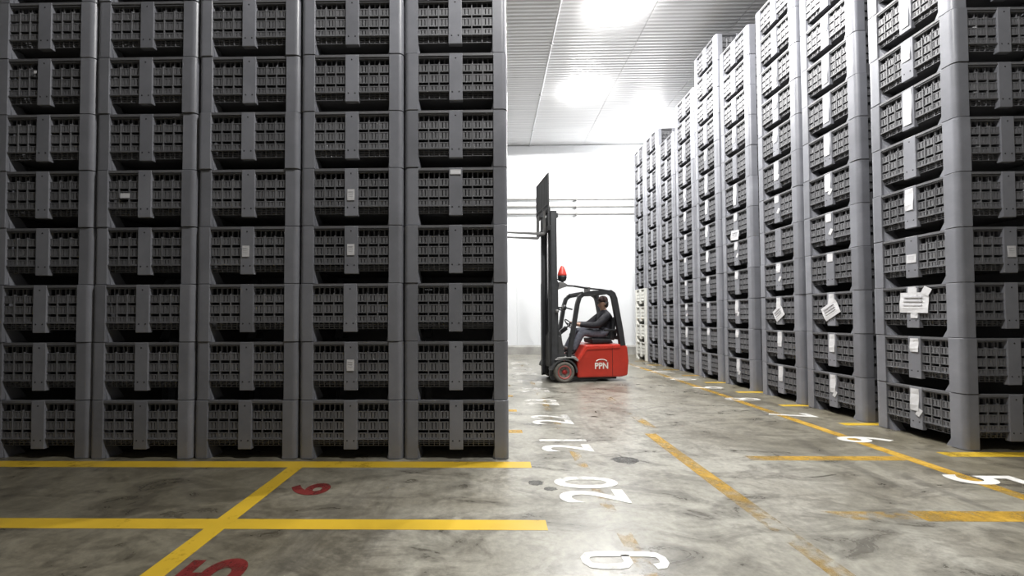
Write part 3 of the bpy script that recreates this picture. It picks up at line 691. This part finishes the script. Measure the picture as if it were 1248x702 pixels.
# fingers close around the wheel rim, the thumb leaves the side of the palm
for (pm_, wr, d), s in zip(hands, (-1, 1)):
    dn = d.normalized(); side = Vector((0, 1, 0)); upv = dn.cross(side) * -1
    if upv.z < 0: upv = -upv
    base = wr + d * 0.55
    for i, (off, ln) in enumerate(((-0.028, 0.9), (-0.009, 1.0), (0.010, 0.95), (0.028, 0.78))):
        r0 = base + dn * 0.035 + side * off
        a = je(pm_, jv(tuple(r0), 0.0105), 'skin')
        b1 = je(a, jv(tuple(r0 + dn * 0.035 * ln + upv * 0.012), 0.0095), 'skin')
        c1 = je(b1, jv(tuple(r0 + dn * 0.052 * ln - upv * 0.012), 0.0088), 'skin')
        je(c1, jv(tuple(r0 + dn * 0.034 * ln - upv * 0.030), 0.008), 'skin')
    t0 = wr + d * 0.45 - side * s * 0.03
    a = je(pm_, jv(tuple(t0 - upv * 0.012), 0.012), 'skin'); je(a, jv(tuple(t0 + dn * 0.04 - side * s * 0.012 - upv * 0.022), 0.0095), 'skin')
me = bpy.data.meshes.new('person'); me.from_pydata(V, Ed, [])
tmp = bpy.data.objects.new('tmp_body', me); C.objects.link(tmp)
sk = tmp.modifiers.new('skin', 'SKIN'); sk.use_smooth_shade = True; sk.branch_smoothing = 0.6
for i, sv in enumerate(me.skin_vertices[0].data): sv.radius = tuple(q * (1.22 if q > 0.04 else 1.0) for q in Rad[i]); sv.use_root = (i == 0)
sub = tmp.modifiers.new('sub', 'SUBSURF'); sub.levels = 2; sub.render_levels = 2
dg = bpy.context.evaluated_depsgraph_get(); dg.update()
bme = bpy.data.meshes.new_from_object(tmp.evaluated_get(dg)); bme.name = 'person'
C.objects.unlink(tmp); bpy.data.objects.remove(tmp)
bme.materials.clear()
MI = {'jacket': 0, 'trousers': 1, 'skin': 2, 'shoe': 3}
for n_ in ('jacket', 'trousers', 'skin', 'shoe'): bme.materials.append(M[n_])
segs = [(Vector(V[a]), Vector(V[b_]), MI[l]) for (a, b_), l in zip(Ed, Lab)]
for pg in bme.polygons:
    c = pg.center; best = None
    for a, b_, mi in segs:
        ab = b_ - a; t = max(0, min(1, (c - a).dot(ab) / max(1e-9, ab.length_squared))); dd = (c - a - ab * t).length
        if best is None or dd < best[0]: best = (dd, mi)
    pg.material_index = best[1]; pg.use_smooth = True
off = Vector(FK)
person = obj('person', bme, None, FK); person.rotation_euler = (0, 0, RZ)
tag(person, 'driver in black jacket and slate trousers seated at the forklift wheel', 'person')
def cap(b):
    lathe(b, [(0.112, 1.795), (0.118, 1.82), (0.116, 1.86), (0.098, 1.91), (0.058, 1.94), (0.01, 1.95)], (1.14, YC, 0.005), 'z', 20)
    for v in b.verts: v.co.y = YC + (v.co.y - YC) * 0.88
    prism(b, [(1.055, 1.80), (0.97, 1.793), (0.975, 1.808), (1.055, 1.82)], YC - 0.06, YC + 0.06, 'y', 0.004)
mk('cap', person, M['cap'], cap, 'dark brown cap')
mk('hair', person, M['hair'], lambda b: (lathe(b, [(0.058, 1.665), (0.088, 1.69), (0.10, 1.74), (0.10, 1.81)], (1.168, YC, 0), 'z', 16)))
def face(b):
    prism(b, [(1.035, 1.765), (1.0, 1.722), (1.035, 1.715)], YC - 0.014, YC + 0.014, 'y', 0.005)         # nose
    for s in (-1, 1):
        lathe(b, [(0.006, -0.012), (0.022, -0.006), (0.024, 0.006), (0.01, 0.012)], (1.14, YC + s * 0.092, 1.745), 'y', 10)
mk('face_relief', person, M['skin'], face)
mk('eyes', person, M['hair'], lambda b: [lathe(b, [(0.004, -0.006), (0.011, -0.002), (0.011, 0.004)], (1.026, YC + s * 0.034, 1.765), 'x', 8) for s in (-1, 1)])
mk('mouth', person, M['rim_ring'], lambda b: box(b, 1.026, 1.05, YC - 0.026, YC + 0.026, 1.69, 1.699, 0.002))
